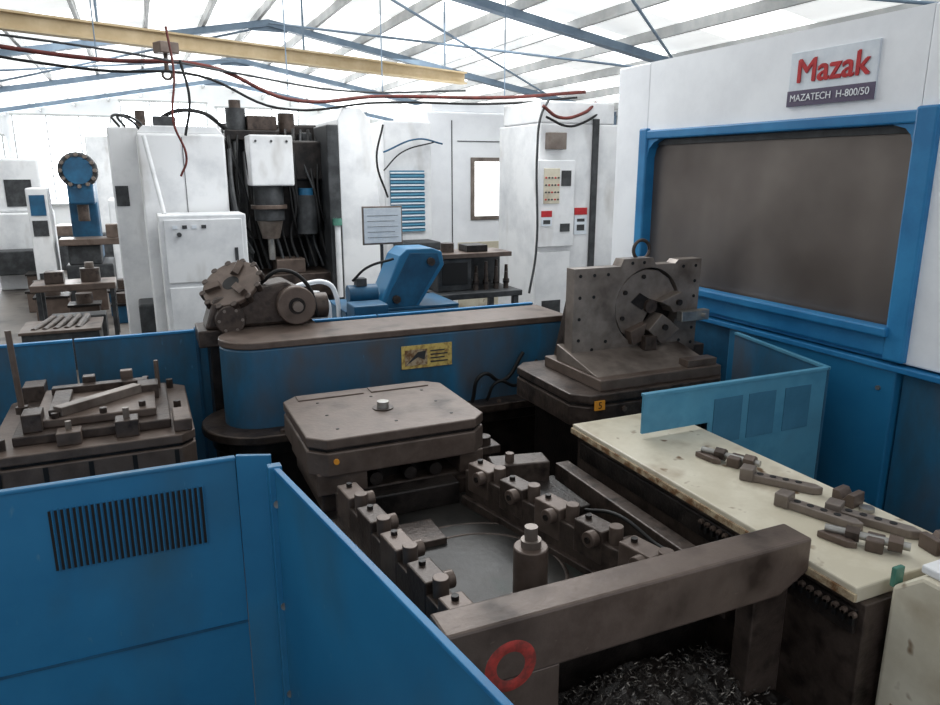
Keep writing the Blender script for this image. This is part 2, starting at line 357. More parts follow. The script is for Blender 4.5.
c=Obj('machine_pallet')
pallet(c,-.72,.14,3.5,4.42,.80,.17,.06,'iron2')
c.box('stand',-.6,.02,3.6,4.3,0,.63,'dark',.01)
c.box('fixture_plate',-.62,.04,3.62,4.3,.80,.845,'iron',.006)
c.box('fixture_plate_upper',-.54,-.02,3.70,4.24,.845,.885,'iron2',.006)
c.box('parallel_bar',-.30,-.24,3.66,4.1,.885,.93,'steelm',.004,rot=(0,0,-.9))
c.box('parallel_bar_b',-.5,-.05,4.12,4.18,.885,.92,'iron',.004)
c.box('parallel_bar_c',-.48,-.40,3.75,4.1,.885,.915,'iron',.004)
c.box('stop_block',-.58,-.5,3.66,3.78,.845,.93,'iron',.004)
c.box('stop_block_b',-.1,0.0,4.0,4.12,.845,.92,'iron',.004)
c.box('side_clamp',-.2,-.1,3.56,3.66,.80,.88,'iron',.004); c.cyl('side_clamp_screw',(-.15,3.61,.88),(-.15,3.61,.93),.016,'steelm',seg=6)
c.box('side_clamp_b',-.44,-.34,3.55,3.64,.80,.86,'iron2',.004); c.cyl('side_clamp_screw_b',(-.39,3.6,.86),(-.39,3.6,.90),.014,'steelm',seg=6)
c.box('vee_rest_a',-.36,-.30,4.18,4.24,.885,.95,'iron',.004); c.box('vee_rest_b',-.18,-.12,4.19,4.24,.885,.96,'iron2',.004)
c.box('rear_block',-.64,-.54,4.2,4.34,.80,.92,'iron',.005)
for x,y in ((-.45,3.72),(-.25,3.72),(-.08,3.76),(-.06,4.22)): c.cyl('stud_nut',(x,y,.885),(x,y,.91),.018,'iron',seg=6)
c.cyl('fixture_rod',(-.62,4.0,.8),(-.63,4.0,1.26),.014,'iron2',seg=12)
c.cyl('fixture_rod_nut',(-.62,4.0,.845),(-.62,4.0,.88),.03,'iron',seg=6)
c.cyl('fixture_stud',(.0,4.2,.8),(.0,4.2,1.0),.012,'iron2',seg=12)
for x,y in ((-.66,3.6),(.08,3.9),(-.66,4.34),(.06,4.34)):
    c.cyl('clamp_bolt',(x,y,.8),(x,y,.85),.02,'iron',seg=6)
for i in range(5): c.box('t_slot',-.68+i*.18,-.66+i*.18,3.495,3.505,.66,.73,'black',0)
c.box('side_block',.05,.13,3.54,3.75,.80,.86,'iron2',.006)
c.done()

c=Obj('machine_pallet')
pallet(c,1.92,2.92,2.98,3.72,.89,.17,.08,'iron')
c.box('stand',2.05,2.8,3.05,3.65,0,.72,'dark',.01)
c.box('orange_tag',2.02,2.08,2.972,2.98,.81,.86,'orange',0)
c.text('tag_digit','5',(2.05,2.97,.835),.05,'black','-y',.0005)
for i in range(4): c.cyl('side_bolt',(2.2+i*.18,2.975,.8),(2.2+i*.18,2.965,.8),.015,'iron2',seg=6)
c.done()

# angle plate fixture
a=Obj('angle_plate_fixture')
bz=.89
a.box('base_plate',2.08,2.88,3.02,3.6,bz,bz+.06,'iron2',.006)
a.prism('base_wedge',[(3.08,bz+.06),(3.5,bz+.06),(3.5,bz+.15),(3.40,bz+.13)],'x',2.1,2.86,'steelm',.004)
def plate_hole(o,n,outline,c,r,y0,y1,mt,seg=40):
    bm=bmesh.new()
    _m=math
    def hit(a):
        dx,dz=_m.cos(a),_m.sin(a);best=None
        for i in range(len(outline)):
            x1,z1=outline[i];x2,z2=outline[(i+1)%len(outline)]
            ex,ez=x2-x1,z2-z1; den=dx*ez-dz*ex
            if abs(den)<1e-9: continue
            t=((x1-c[0])*ez-(z1-c[1])*ex)/den; u=((x1-c[0])*dz-(z1-c[1])*dx)/den
            if t>0 and -1e-6<=u<=1+1e-6 and (best is None or t<best): best=t
        return (c[0]+dx*best,c[1]+dz*best)
    angs=sorted(set([2*_m.pi*i/seg for i in range(seg)]+[_m.atan2(z-c[1],x-c[0])%(2*_m.pi) for x,z in outline]))
    rings=[]
    for y in (y0,y1):
        rings.append(([bm.verts.new((c[0]+r*_m.cos(a),y,c[1]+r*_m.sin(a))) for a in angs],[bm.verts.new((hit(a)[0],y,hit(a)[1])) for a in angs]))
    K=len(angs)
    for i in range(K):
        j=(i+1)%K
        (i0,o0),(i1,o1)=rings
        bm.faces.new((i0[i],o0[i],o0[j],i0[j])); bm.faces.new((i1[i],i1[j],o1[j],o1[i]))
        bm.faces.new((i0[i],i0[j],i1[j],i1[i])); bm.faces.new((o0[i],o1[i],o1[j],o0[j]))
    bmesh.ops.recalc_face_normals(bm,faces=bm.faces)
    me=bpy.data.meshes.new(n);bm.to_mesh(me);bm.free()
    o.add(n,me,(0,0,0),mt)
cx,cz=2.62,1.24
out=[(2.12,bz+.06),(2.98,bz+.06),(2.99,1.50),(2.82,1.50),(2.80,1.48),(2.66,1.48),(2.64,1.52),(2.44,1.52),(2.42,1.48),(2.12,1.48)]
plate_hole(a,'upright_plate',out,(cx,cz),.225,3.37,3.45,'steelm',48)
a.cyl('pocket_back',(cx,3.47,cz),(cx,3.44,cz),.235,'dark',seg=40)
ang0=[math.radians(v) for v in (20,45,70,95,120,145,170,195,220,245,262)]
a.prism('recessed_face',[(cx+.215*math.cos(t),cz+.215*math.sin(t)) for t in ang0]+[(cx-.01,cz-.08),(cx+.03,cz-.01)],'y',3.385,3.44,'steelm',.003)
a.prism('vee_pad_upper',[(cx+.05,cz+.03),(cx+.20,cz+.08),(cx+.25,cz+.02),(cx+.24,cz-.03),(cx+.15,cz-.04),(cx+.12,cz+.0)],'y',3.32,3.42,'steelm',.004)
a.prism('vee_pad_lower',[(cx-.02,cz-.13),(cx+.07,cz-.04),(cx+.14,cz-.09),(cx+.20,cz-.14),(cx+.08,cz-.22)],'y',3.32,3.42,'steelm',.004)
a.prism('vee_pad_left',[(cx-.14,cz-.13),(cx-.03,cz-.09),(cx-.05,cz-.19),(cx-.12,cz-.21)],'y',3.33,3.42,'iron2',.003)
a.prism('dark_slot',[(cx-.11,cz+.03),(cx-.05,cz+.08),(cx+.02,cz+.04),(cx-.03,cz-.02)],'y',3.380,3.386,'dark',.0)
a.cyl('centre_bore',(cx+.02,3.40,cz+.0),(cx+.02,3.36,cz+.0),.04,'iron')
a.cyl('pad_bolt_a',(cx+.18,3.32,cz+.02),(cx+.18,3.305,cz+.02),.018,'dark',seg=12); a.cyl('pad_bolt_b',(cx+.09,3.32,cz-.12),(cx+.09,3.305,cz-.12),.018,'dark',seg=12)
for t in (100,150,200):
    t=math.radians(t); a.cyl('pocket_bolt',(cx+.175*math.cos(t),3.385,cz+.175*math.sin(t)),(cx+.175*math.cos(t),3.375,cz+.175*math.sin(t)),.013,'dark',seg=10)
for x,z in ((2.16,1.44),(2.16,1.32),(2.16,1.2),(2.16,1.08),(2.25,1.44),(2.25,1.32),(2.25,1.02),(2.34,1.44),(2.34,1.06),(2.95,1.46),(2.95,1.37),(2.95,1.28),(2.95,1.09),(2.95,1.0),(2.86,1.46),(2.86,1.02),(2.5,1.495),(2.58,1.495)):
    a.cyl('plate_hole',(x,3.368,z),(x,3.371,z),.010,'black',seg=10)
a.box('strap_clamp_r',2.80,3.0,3.28,3.33,1.15,1.21,'steel',.004); a.cyl('strap_bolt',(2.95,3.37,1.18),(2.95,3.25,1.18),.014,'steel',seg=6)
a.box('strap_clamp_l',2.56,2.64,3.29,3.35,1.0,1.08,'iron',.004)
a.prism('gusset_left',[(3.45,bz+.06),(3.6,bz+.06),(3.45,1.4)],'x',2.14,2.19,'iron',.004)
a.prism('gusset_right',[(3.45,bz+.06),(3.6,bz+.06),(3.45,1.4)],'x',2.9,2.95,'iron',.004)
a.torus('lifting_eye',(2.6,3.43,1.56),.055,.01,'iron','y')
a.box('clamp_block_front',2.66,2.86,3.04,3.12,bz+.06,bz+.10,'iron2',.004)
a.done()

w=Obj('fixture_block_stack')
w.box('table',3.0,3.2,3.45,4.1,0,.86,'dark',.01)
w.box('block',3.0,3.18,3.5,3.75,.86,.94,'iron',.006); w.box('block_b',3.02,3.18,3.8,4.05,.86,1.0,'dark',.006)
w.cyl('ring_part',(3.1,3.62,.94),(3.1,3.62,.99),.07,'iron2')
w.done()

# ---------------------------------------------------------------- pallet changer frame
f=Obj('pallet_changer_frame')
f.box('tray_floor',.6,1.72,.75,2.86,.2,.24,'dark',0)
f.box('bed_block',.6,1.72,1.62,2.86,0,.2,'dark',0)
f.box('bed_block_front',.6,1.72,.8,1.4,0,.2,'dark',0)
f.box('deck',.60,1.72,1.72,2.86,.50,.56,'oily',.006)
f.box('deck_support',.62,1.70,1.74,2.84,.24,.5,'dark',0)
f.torus('deck_ring_groove',(1.02,2.16,.56),.40,.014,'iron','z',56)
f.cyl('deck_disc',(1.02,2.16,.555),(1.02,2.16,.575),.385,'oily',seg=56)
f.torus('deck_inner_ring',(1.02,2.16,.575),.30,.008,'iron','z',56,.5)
f.box('deck_pad',.82,.98,2.42,2.6,.56,.6,'iron',.004)
f.box('deck_pad_b',1.12,1.3,1.88,1.98,.56,.59,'iron',.004)
f.cyl('post_base',(1.07,1.91,.57),(1.07,1.91,.60),.075,'iron'); f.cyl('locating_post',(1.07,1.91,.58),(1.07,1.91,.80),.058,'iron2',bev=.004)
f.cyl('post_neck',(1.07,1.91,.80),(1.07,1.91,.825),.034,'steelm'); f.cyl('post_knob',(1.07,1.91,.825),(1.07,1.91,.87),.022,'steelm')
def rail(n,xa,ya,xb,yb,zt,side,cnt):
    pa=Vector((xa,ya));pb=Vector((xb,yb));dv=(pb-pa).normalized();nv=Vector((-dv.y,dv.x))
    def qq(s0,s1,n0,n1):
        return [tuple(pa+dv*s0+nv*n0),tuple(pa+dv*s1+nv*n0),tuple(pa+dv*s1+nv*n1),tuple(pa+dv*s0+nv*n1)]
    Ln=(pb-pa).length
    f.prism(n+'_beam',qq(0,Ln,-.04,.04),'z',.56,zt-.05,'iron',.006)
    f.prism(n+'_foot',qq(0,Ln,-.06,.06),'z',.56,.6,'iron',.004)
    for i in range(cnt):
        s=Ln*(i+.5)/cnt
        f.prism(n+'_bracket_%d'%i,qq(s-.085,s+.06,-.042,.042),'z',zt-.14,zt-.01,'iron' if i%2 else 'iron2',.006)
        c0=pa+dv*(s+.02)+nv*(side*.04);c1=pa+dv*(s+.02)+nv*(side*.075)
        f.cyl(n+'_roller_%d'%i,(c0.x,c0.y,zt-.045),(c1.x,c1.y,zt-.045),.03,'iron2',seg=20,bev=.003)
        f.cyl(n+'_roller_pin_%d'%i,(c1.x,c1.y,zt-.045),(c1.x+nv.x*side*.006,c1.y+nv.y*side*.006,zt-.045),.012,'dark',seg=12)
        c2=pa+dv*(s-.05)
        f.cyl(n+'_capscrew_%d'%i,(c2.x,c2.y,zt-.01),(c2.x,c2.y,zt+.004),.012,'dark',seg=12)
        c3=pa+dv*(s+.085)
        f.cyl(n+'_pin_%d'%i,(c3.x,c3.y,zt-.06),(c3.x,c3.y,zt+.015),.026,'iron2',seg=16,bev=.002)
rail('left_rail',.66,2.76,.76,1.62,.77,1,5)
rail('right_rail',1.24,2.76,1.48,1.70,.77,-1,5)
f.box('outer_rail',1.63,1.70,1.6,2.7,.56,.7,'iron',.006)
f.box('slide_pad',1.52,1.62,1.75,2.1,.56,.63,'iron',.006); f.box('slide_pad_b',1.42,1.6,2.35,2.66,.56,.65,'dark',.006)
f.box('cross_member',.72,1.18,2.76,2.86,.56,.66,'dark',.006)
f.box('clamp_arm',1.32,1.58,2.66,2.78,.6,.74,'iron',.006,rot=(0,0,-.2)); f.cyl('clamp_arm_bolt',(1.4,2.71,.74),(1.4,2.71,.78),.02,'iron2',seg=6)
f.tube('lube_hose',[(1.54,2.3,.66),(1.56,2.1,.72),(1.60,1.9,.68),(1.6,1.7,.72)],.008,'black')
f.prism('front_beam',[(.56,.76),(1.64,.76),(1.75,.82),(1.75,.93),(.56,.93)],'y',1.40,1.51,'iron2',.008)
f.box('beam_leg_left',.56,.88,1.402,1.50,.24,.765,'iron2',.006)
f.box('beam_leg_right',1.58,1.72,1.44,1.51,.2,.77,'iron',.006)
f.torus('painted_red_ring',(.735,1.400,.80),.056,.016,'redpaint','y',flat=.12)
f.box('side_wall_left',.585,.6,.75,2.86,0,.55,'dark',.0)
f.done()

def hs(x,y): return .34+.10*math.exp(-((x-1.35)**2/.15+(y-1.5)**2/.09))+.02*math.sin(17*x)*math.sin(13*y)
bm=bmesh.new()
for i in range(3800):
    x=random.uniform(.66,1.66);y=random.uniform(.9,1.68)
    hgt=hs(x,y)+random.uniform(-.005,.025)
    r=random.uniform(.003,.013);a0=random.uniform(0,6.28);wd=random.uniform(.002,.005);tilt=random.uniform(-1.4,1.4)
    R=Matrix.Rotation(a0,3,'Z')@Matrix.Rotation(tilt,3,'X')
    prev=None
    for j in range(5):
        an=j*.8; p0=R@Vector((r*math.cos(an),r*math.sin(an),wd*j*.8));p1=p0+R@Vector((0,0,wd))
        v=(bm.verts.new(p0+Vector((x,y,hgt))),bm.verts.new(p1+Vector((x,y,hgt))))
        if prev: bm.faces.new((prev[0],v[0],v[1],prev[1]))
        prev=v
G=40;grid=[]
for i in range(G+1):
    row=[]
    for j in range(G+1):
        x=.61+1.1*i/G;y=.82+.89*j/G
        row.append(bm.verts.new((x,y,hs(x,y)+random.uniform(-.01,.012))))
    grid.append(row)
for i in range(G):
    for j in range(G):
        fc=bm.faces.new((grid[i][j],grid[i+1][j],grid[i+1][j+1],grid[i][j+1])); fc.material_index=1
me=bpy.data.meshes.new('swarf_pile')
bm.to_mesh(me);bm.free(); me.materials.append(M['chip']); me.materials.append(M['dark'])
so=bpy.data.objects.new('swarf_pile',me);COL.objects.link(so)

# ---------------------------------------------------------------- conveyor
v=Obj('chip_conveyor')
v.box('lid',1.755,2.27,1.24,2.76,.80,.85,'cream',.006)
v.box('lid_rust_edge',1.748,1.76,1.24,2.765,.805,.83,'rust',.002)
v.box('lid_rust_edge_far',1.76,2.27,2.758,2.768,.81,.845,'rust',.002)
v.box('trough_side',1.775,2.25,1.22,2.74,.0,.80,'iron',.004)
v.box('side_rail',1.758,1.775,1.24,2.7,.70,.78,'dark',.003)
for i in range(22):
    y=1.24+i*.03
    v.cyl('chain_link_%d'%i,(1.745,y,.765),(1.758,y,.765),.010,'iron2',seg=10)
    v.box('chain_tooth_%d'%i,1.745,1.755,y-.005,y+.005,.735,.765,'black',0)
v.done()
v=Obj('conveyor_drive_cabinet')
v.prism('housing',[(.3,0),(1.2,0),(1.2,.86),(1.12,.93),(.3,.93)],'x',1.84,2.6,'cream',.012)
v.box('top_cover',1.86,2.6,.3,1.14,.93,.955,'white2',.006)
v.cyl('knob',(2.0,1.05,.95),(2.0,1.05,.99),.03,'white2')
v.box('seam',1.836,1.841,.35,1.15,.5,.508,'rust',0)
v.box('sight_glass',1.85,1.89,1.2,1.215,.85,.91,'green',.004)
v.done()

def clampset(nm,x,y,rot,kind):
    o=Obj(nm); z=.851
    if kind==0:
        o.prism('strap',[(-.13,-.022),(.11,-.022),(.14,0),(.11,.022),(-.13,.022)],'z',0,.03,'steelm',.004)
        for i in range(4): o.cyl('slot',(-.08+i*.045,0,.03),(-.08+i*.045,0,.0315),.012,'black',seg=12)
        o.box('step_end',-.15,-.10,-.03,.03,0,.05,'steelm',.004)
    elif kind==1:
        o.cyl('stud',(-.12,0,.03),(.12,0,.03),.013,'steel'); o.cyl('nut',(-.06,0,.03),(-.02,0,.03),.026,'iron',seg=6)
        o.cyl('nut_b',(.06,0,.03),(.1,0,.03),.028,'iron2',seg=6); o.box('block',.0,.05,-.04,.03,.0,.04,'iron2',.004)
        o.prism('hook',[(-.14,-.02),(-.05,-.05),(-.02,-.04),(-.1,.03)],'z',0,.022,'iron2',.003)
    else:
        o.prism('vee_block',[(-.04,0),(.04,0),(.04,.05),(.017,.05),(0,.025),(-.017,.05),(-.04,.05)],'y',-.035,.035,'iron2',.003)
        o.cyl('washer',(.07,0,0),(.07,0,.012),.025,'steel')
    e=o.done()
    e.location=(Matrix.Rotation(rot,3,'Z')@Vector((e.location.x,e.location.y,0)))+Vector((x,y,z+e.location.z))
    e.rotation_euler=(0,0,rot)
clampset('step_clamp',2.02,1.60,-1.25,0)
clampset('step_clamp',2.13,1.48,-1.15,0)
clampset('step_clamp',2.10,1.84,-1.0,0)
clampset('clamping_stud',2.08,2.09,-1.15,1)
clampset('clamping_stud',1.99,1.40,-1.0,1)
clampset('vee_block',2.17,1.29,-.2,2)
clampset('vee_block',2.2,1.64,-1.4,2)

# ---------------------------------------------------------------- rotary indexing table
r=Obj('rotary_indexing_table')
r.box('column',.3,.78,4.42,4.66,0,1.0,'dark',.01)
r.box('saddle',.24,.92,4.38,4.67,1.0,1.1,'iron',.008)
r.prism('body',[(.28,1.1),(.88,1.1),(.92,1.26),(.76,1.36),(.34,1.28)],'y',4.40,4.64,'iron',.02)
n=Vector((-.42,-.5,.76)).normalized(); cc=Vector((.47,4.5,1.32))
def cp(a,R,hh):
    u=n.cross(Vector((0,0,1))).normalized(); vv=n.cross(u)
    return cc+u*R*math.cos(a)+vv*R*math.sin(a)+n*hh
r.cyl('chuck_body',cc-n*.10,cc+n*.02,.14,'iron',bev=.008,seg=36)
r.cyl('chuck_face',cc+n*.02,cc+n*.05,.175,'iron2',bev=.006,seg=36)
r.cyl('chuck_bore',cc+n*.05,cc+n*.052,.05,'black',seg=28)
for i in range(12):
    an=i*2*math.pi/12; r.cyl('rim_lug_%d'%i,cp(an,.175,.0),cp(an,.175,.052),.02,'iron',seg=12,bev=.003)
for i in range(3):
    an=.5+i*2*math.pi/3; r.cyl('jaw_%d'%i,cp(an,.06,.062),cp(an,.15,.062),.028,'iron2',seg=4)
r.cyl('tailstock_face',(.80,4.40,1.22),(.80,4.32,1.22),.115,'iron2',bev=.008); r.cyl('tailstock_bore',(.80,4.32,1.22),(.80,4.317,1.22),.05,'dark')
r.cyl('tailstock_hub',(.80,4.318,1.22),(.80,4.28,1.22),.03,'steelm')
r.cyl('gear_cover',(.42,4.40,1.16),(.42,4.33,1.16),.085,'iron',bev=.006)
for i in range(6):
    an=i*1.047; r.cyl('gear_cover_screw_%d'%i,(.42+.065*math.cos(an),4.33,1.16+.065*math.sin(an)),(.42+.065*math.cos(an),4.322,1.16+.065*math.sin(an)),.009,'steelm',seg=8)
r.tube('hose',[(.62,4.5,1.34),(.74,4.44,1.42),(.88,4.44,1.34),(.95,4.45,1.12)],.012,'black')
r.cyl('end_motor',(.9,4.52,1.18),(1.02,4.52,1.18),.08,'iron',bev=.006)
r.done()

# ---------------------------------------------------------------- vertical machining centre
k=Obj('vertical_machining_center')
k.box('base',-.1,2.3,7.9,9.6,0,.7,'dkgrey',.02)
k.box('left_enclosure',.04,.80,7.5,8.6,0,2.33,'white2',.02)
k.box('left_enclosure_rear',-.22,.1,8.3,9.5,0,2.42,'white2',.02)
k.prism('left_cap',[(.04,2.33),(.8,2.33),(.74,2.4),(.1,2.4)],'y',7.55,8.5,'white2',.01)
k.box('door_seam',.42,.425,7.494,7.5,.1,2.3,'dkgrey',0)
k.box('side_vent',-.20,-.08,8.29,8.3,1.65,1.85,'dkgrey',.0)
k.box('column',.9,1.95,8.6,9.6,.7,2.5,'dark',.03)
k.box('column_way_l',1.0,1.1,8.3,8.6,.7,2.4,'dkgrey',.01); k.box('column_way_r',1.7,1.8,8.3,8.6,.7,2.4,'dkgrey',.01)
k.box('saddle',1.05,1.75,8.0,8.35,1.3,2.2,'dark',.02)
k.box('head_box',1.04,1.46,7.62,7.95,1.85,2.34,'white2',.015)
for i in range(3): k.cyl('head_box_screw_%d'%i,(1.1+.15*i,7.62,2.28),(1.1+.15*i,7.61,2.28),.012,'dkgrey',seg=8)
k.cyl('spindle_housing',(1.22,7.8,1.5),(1.22,7.8,1.85),.15,'dkgrey',bev=.01)
k.cyl('spindle_flange',(1.22,7.8,1.62),(1.22,7.8,1.66),.18,'iron2',bev=.005)
k.cyl('spindle_nose',(1.22,7.8,1.32),(1.22,7.8,1.5),.09,'steelm',r2=.13); k.cyl('tool',(1.22,7.8,1.1),(1.22,7.8,1.32),.035,'steel')
k.cyl('aux_motor',(1.62,7.9,1.35),(1.62,7.9,1.75),.11,'dkgrey'); k.cyl('aux_motor_cap',(1.62,7.9,1.75),(1.62,7.9,1.82),.08,'bluedk')
k.box('side_unit',1.47,1.9,7.9,8.3,1.9,2.3,'dark',.02)
k.cyl('top_motor',(1.0,8.2,2.33),(1.0,8.2,2.62),.1,'dkgrey'); k.cyl('top_motor_cap',(1.0,8.2,2.62),(1.0,8.2,2.7),.06,'iron')
k.box('top_bracket',.86,1.4,8.0,8.4,2.3,2.4,'dark',.01)
k.cyl('top_tank',(1.55,8.4,2.4),(1.55,8.4,2.6),.09,'iron')
k.box('top_gearbox',1.1,1.4,8.1,8.4,2.4,2.55,'iron',.01)
k.prism('right_enclosure',[(1.92,0),(2.32,0),(2.34,1.6),(2.26,2.5),(2.16,2.62),(1.98,2.62),(1.92,2.5)],'y',7.6,9.2,'white2',.01)
k.box('right_door_frame',1.80,1.92,7.6,8.2,.3,2.45,'dkgrey',.01)
k.box('work_table',1.0,1.9,7.7,8.3,.7,.95,'iron',.01)
k.box('vise',1.25,1.55,7.75,8.05,.95,1.1,'iron2',.01)
k.cyl('green_pendant',(1.86,7.55,1.45),(1.86,7.55,1.52),.05,'green'); k.cyl('pendant_pole',(1.86,7.55,.7),(1.86,7.55,1.45),.03,'white2')
for i in range(13):
    x=.86+i*.08
    k.tube('hose_%d'%i,[(x,8.2,2.42),(x-.05,7.95,2.2+.1*math.sin(i)),(x+.08*math.sin(2*i),7.85,1.7-.1*(i%3)),(x+.02,7.9,1.35),(x+.1,7.85,1.0)],.012+.006*(i%2),'black' if i%5 else 'dkgrey')
k.tube('coolant_pipe',[(.86,7.7,2.2),(.84,7.5,1.8),(.9,7.45,1.4),(1.0,7.6,1.2)],.02,'dkgrey')
k.tube('umbilical',[(.9,8.1,2.4),(.6,7.9,2.56),(.3,7.9,2.5),(.25,8.0,2.38)],.02,'black')
k.box('junction_box_a',.2,.4,7.8,8.0,2.4,2.5,'dkgrey',.01); k.cyl('beacon',(.1,8.6,2.42),(.1,8.6,2.6),.05,'iron')
for i in range(2):
    k.tube('side_hose_%d'%i,[(-.1+.05*i,8.2,2.42),(-.15+.05*i,8.0,2.5),(.0+.05*i,7.8,2.46),(.1+.05*i,7.9,2.35)],.012,'dkgrey')
k.done()
k=Obj('control_cabinet')
k.box('cabinet_body',.14,.88,7.0,7.44,.08,1.62,'white2',.012)
k.box('plinth',.18,.84,7.04,7.4,0,.08,'dkgrey',0)
k.box('door_panel',.18,.84,6.985,7.0,1.02,1.58,'white2',.006); k.box('door_panel_lower',.18,.84,6.985,7.0,.14,.98,'white2',.006)
k.box('latch',.76,.79,6.975,6.985,1.2,1.32,'dkgrey',.002); k.cyl('knob',(.3,6.985,1.45),(.3,6.96,1.45),.02,'dkgrey')
for i in range(4): k.box('label_%d'%i,.25+.08*i,.29+.08*i,6.978,6.985,1.5,1.53,'dkgrey' if i%2 else 'paper',0)
k.tube('conduit',[(.2,7.2,1.62),(.16,7.3,1.9),(.1,7.42,2.3)],.02,'white2')
k.done()

k=Obj('notice_board')
k.box('board',1.69,2.04,6.0,6.02,1.39,1.71,'steelm',.004); k.box('sheet',1.702,2.028,5.995,6.0,1.405,1.695,'paper',.001)
for i in range(5): k.box('text_row_%d'%i,1.73,2.0-.03*(i%2),5.993,5.996,1.45+.045*i,1.453+.045*i,'dkgrey',0)
k.cyl('pole',(1.86,6.03,.02),(1.86,6.03,1.5),.015,'dkgrey',seg=12); k.box('foot',1.7,2.02,5.9,6.15,0,.03,'dkgrey',.004)
k.done()

k=Obj('chip_hoist')
k.prism('inclined_chute',[(1.56,.98),(1.88,.98),(2.10,1.30),(2.08,1.40),(2.0,1.43),(1.80,1.43),(1.74,1.38)],'y',5.2,5.5,'blue',.01)
k.prism('chute_side_plate',[(1.60,1.0),(1.86,1.0),(2.06,1.31),(2.04,1.39),(1.82,1.40)],'y',5.19,5.2,'bluedk',.002)
k.box('tank',1.30,2.20,5.15,5.7,0,.98,'blue2',.01)
k.box('tank_lid',1.30,2.20,5.15,5.7,.98,1.0,'bluedk',.004)
k.cyl('pulley',(1.98,5.19,1.33),(1.98,5.16,1.33),.03,'iron'); k.cyl('pulley_b',(1.7,5.19,1.06),(1.7,5.16,1.06),.03,'iron')
k.box('blue_bin',1.3,1.55,4.9,5.12,0,1.08,'bluedk',.01)
k.cyl('gear_motor',(1.36,5.3,1.1),(1.58,5.3,1.1),.07,'bluedk'); k.box('gear_motor_box',1.42,1.5,5.26,5.34,1.16,1.22,'dkgrey',.004)
k.tube('chute_cable',[(1.4,5.3,1.2),(1.5,5.25,1.3),(1.7,5.22,1.36)],.01,'black')
k.done()
k=Obj('coolant_pipework')
k.box('pump_base',.94,1.22,5.15,5.45,0,.95,'dkgrey',.01)
k.tube('pipe_a',[(.92,5.3,1.1),(.98,5.3,1.18),(1.05,5.3,1.2),(1.2,5.3,1.2),(1.26,5.3,1.14),(1.26,5.3,.5)],.018,'white')
k.tube('pipe_b',[(1.0,5.2,.9),(1.0,5.2,1.08),(1.16,5.2,1.1),(1.2,5.2,.93)],.016,'white')
k.cyl('filter',(1.1,5.3,.95),(1.1,5.3,1.14),.05,'white2'); k.cyl('gauge',(1.14,5.16,1.12),(1.14,5.14,1.12),.03,'steel')
k.done()
k=Obj('workbench')
k.box('bench_top',2.25,3.05,5.7,6.3,.92,.97,'dkgrey',.005)
for x in (2.29,3.0):
    for y in (5.75,6.25): k.box('leg',x-.025,x+.025,y-.025,y+.025,0,.92,'dkgrey',.002)
k.box('dark_control_box',2.30,2.62,5.85,6.15,.97,1.26,'dkgrey',.01); k.box('box_panel',2.34,2.58,5.843,5.85,1.03,1.22,'black',.002)
for i in range(8):
    x=2.66+i*.05; hh=.15+.1*(i%3)/2; k.cyl('tool_holder_%d'%i,(x,5.85+.1*(i%2),.97),(x,5.85+.1*(i%2),.97+hh),.024,'iron',r2=.014,seg=14); k.cyl('tool_flange_%d'%i,(x,5.85+.1*(i%2),1.02),(x,5.85+.1*(i%2),1.04),.03,'dark',seg=14)
k.box('bench_back',2.64,3.03,6.12,6.14,.97,1.24,'dkgrey',.002)
k.box('top_tray',2.28,3.0,5.82,6.2,1.26,1.30,'iron2',.004); k.box('tray_post',2.96,3.0,6.15,6.19,.97,1.26,'dkgrey',0)
k.cyl('tray_part',(2.45,6.0,1.30),(2.45,6.0,1.38),.06,'iron'); k.box('tray_part_b',2.6,2.8,5.9,6.1,1.30,1.36,'dark',.005)
k.box('lower_shelf',2.29,3.0,5.75,6.25,.4,.43,'iron',.004); k.box('shelf_part',2.4,2.7,5.85,6.1,.43,.6,'iron2',.01)
k.done()

k=Obj('white_machine_enclosure')
k.box('enclosure',3.3,4.75,8.7,10.0,0,2.7,'white',.02)
k.box('window_frame',3.88,4.56,8.68,8.7,1.38,2.16,'steelm',.006); k.box('window_glass',3.93,4.51,8.67,8.68,1.43,2.11,'glassin',0)
k.box('roof_step',3.4,4.7,8.8,9.9,2.7,2.82,'white',.02)
k.box('shadow_gap',3.62,3.63,8.69,8.7,.1,2.6,'dkgrey',0)
k.box('stained_base',3.7,4.7,8.69,8.7,.1,1.1,'cream',.002)
k.box('panel_line',3.7,4.7,8.69,8.7,2.35,2.36,'dkgrey',0)
k.done()
k=Obj('tool_magazine_cabinet')
k.box('cabinet',2.62,3.2,8.3,9.2,0,2.55,'white2',.02)
k.box('shutter_back',2.68,3.1,8.28,8.3,1.3,2.0,'bluelt2',0)
for i in range(20): k.box('shutter_slat_%d'%i,2.68,3.1,8.265,8.285,1.3+.035*i,1.318+.035*i,'paper' if i%2 else 'bluelt',.002)
k.box('lower_box',2.7,3.15,7.9,8.3,0,1.2,'dkgrey',.01)
k.tube('cable',[(2.6,8.25,2.5),(2.5,8.2,2.1),(2.62,8.2,1.7)],.012,'black')
k.tube('wire_bracket',[(2.58,8.2,2.2),(3.0,8.2,2.35),(3.3,8.2,2.3)],.010,'bluedk')
k.tube('wire_bracket_b',[(2.58,8.2,2.0),(2.8,8.2,2.2),(3.2,8.2,2.32)],.008,'black')
k.done()

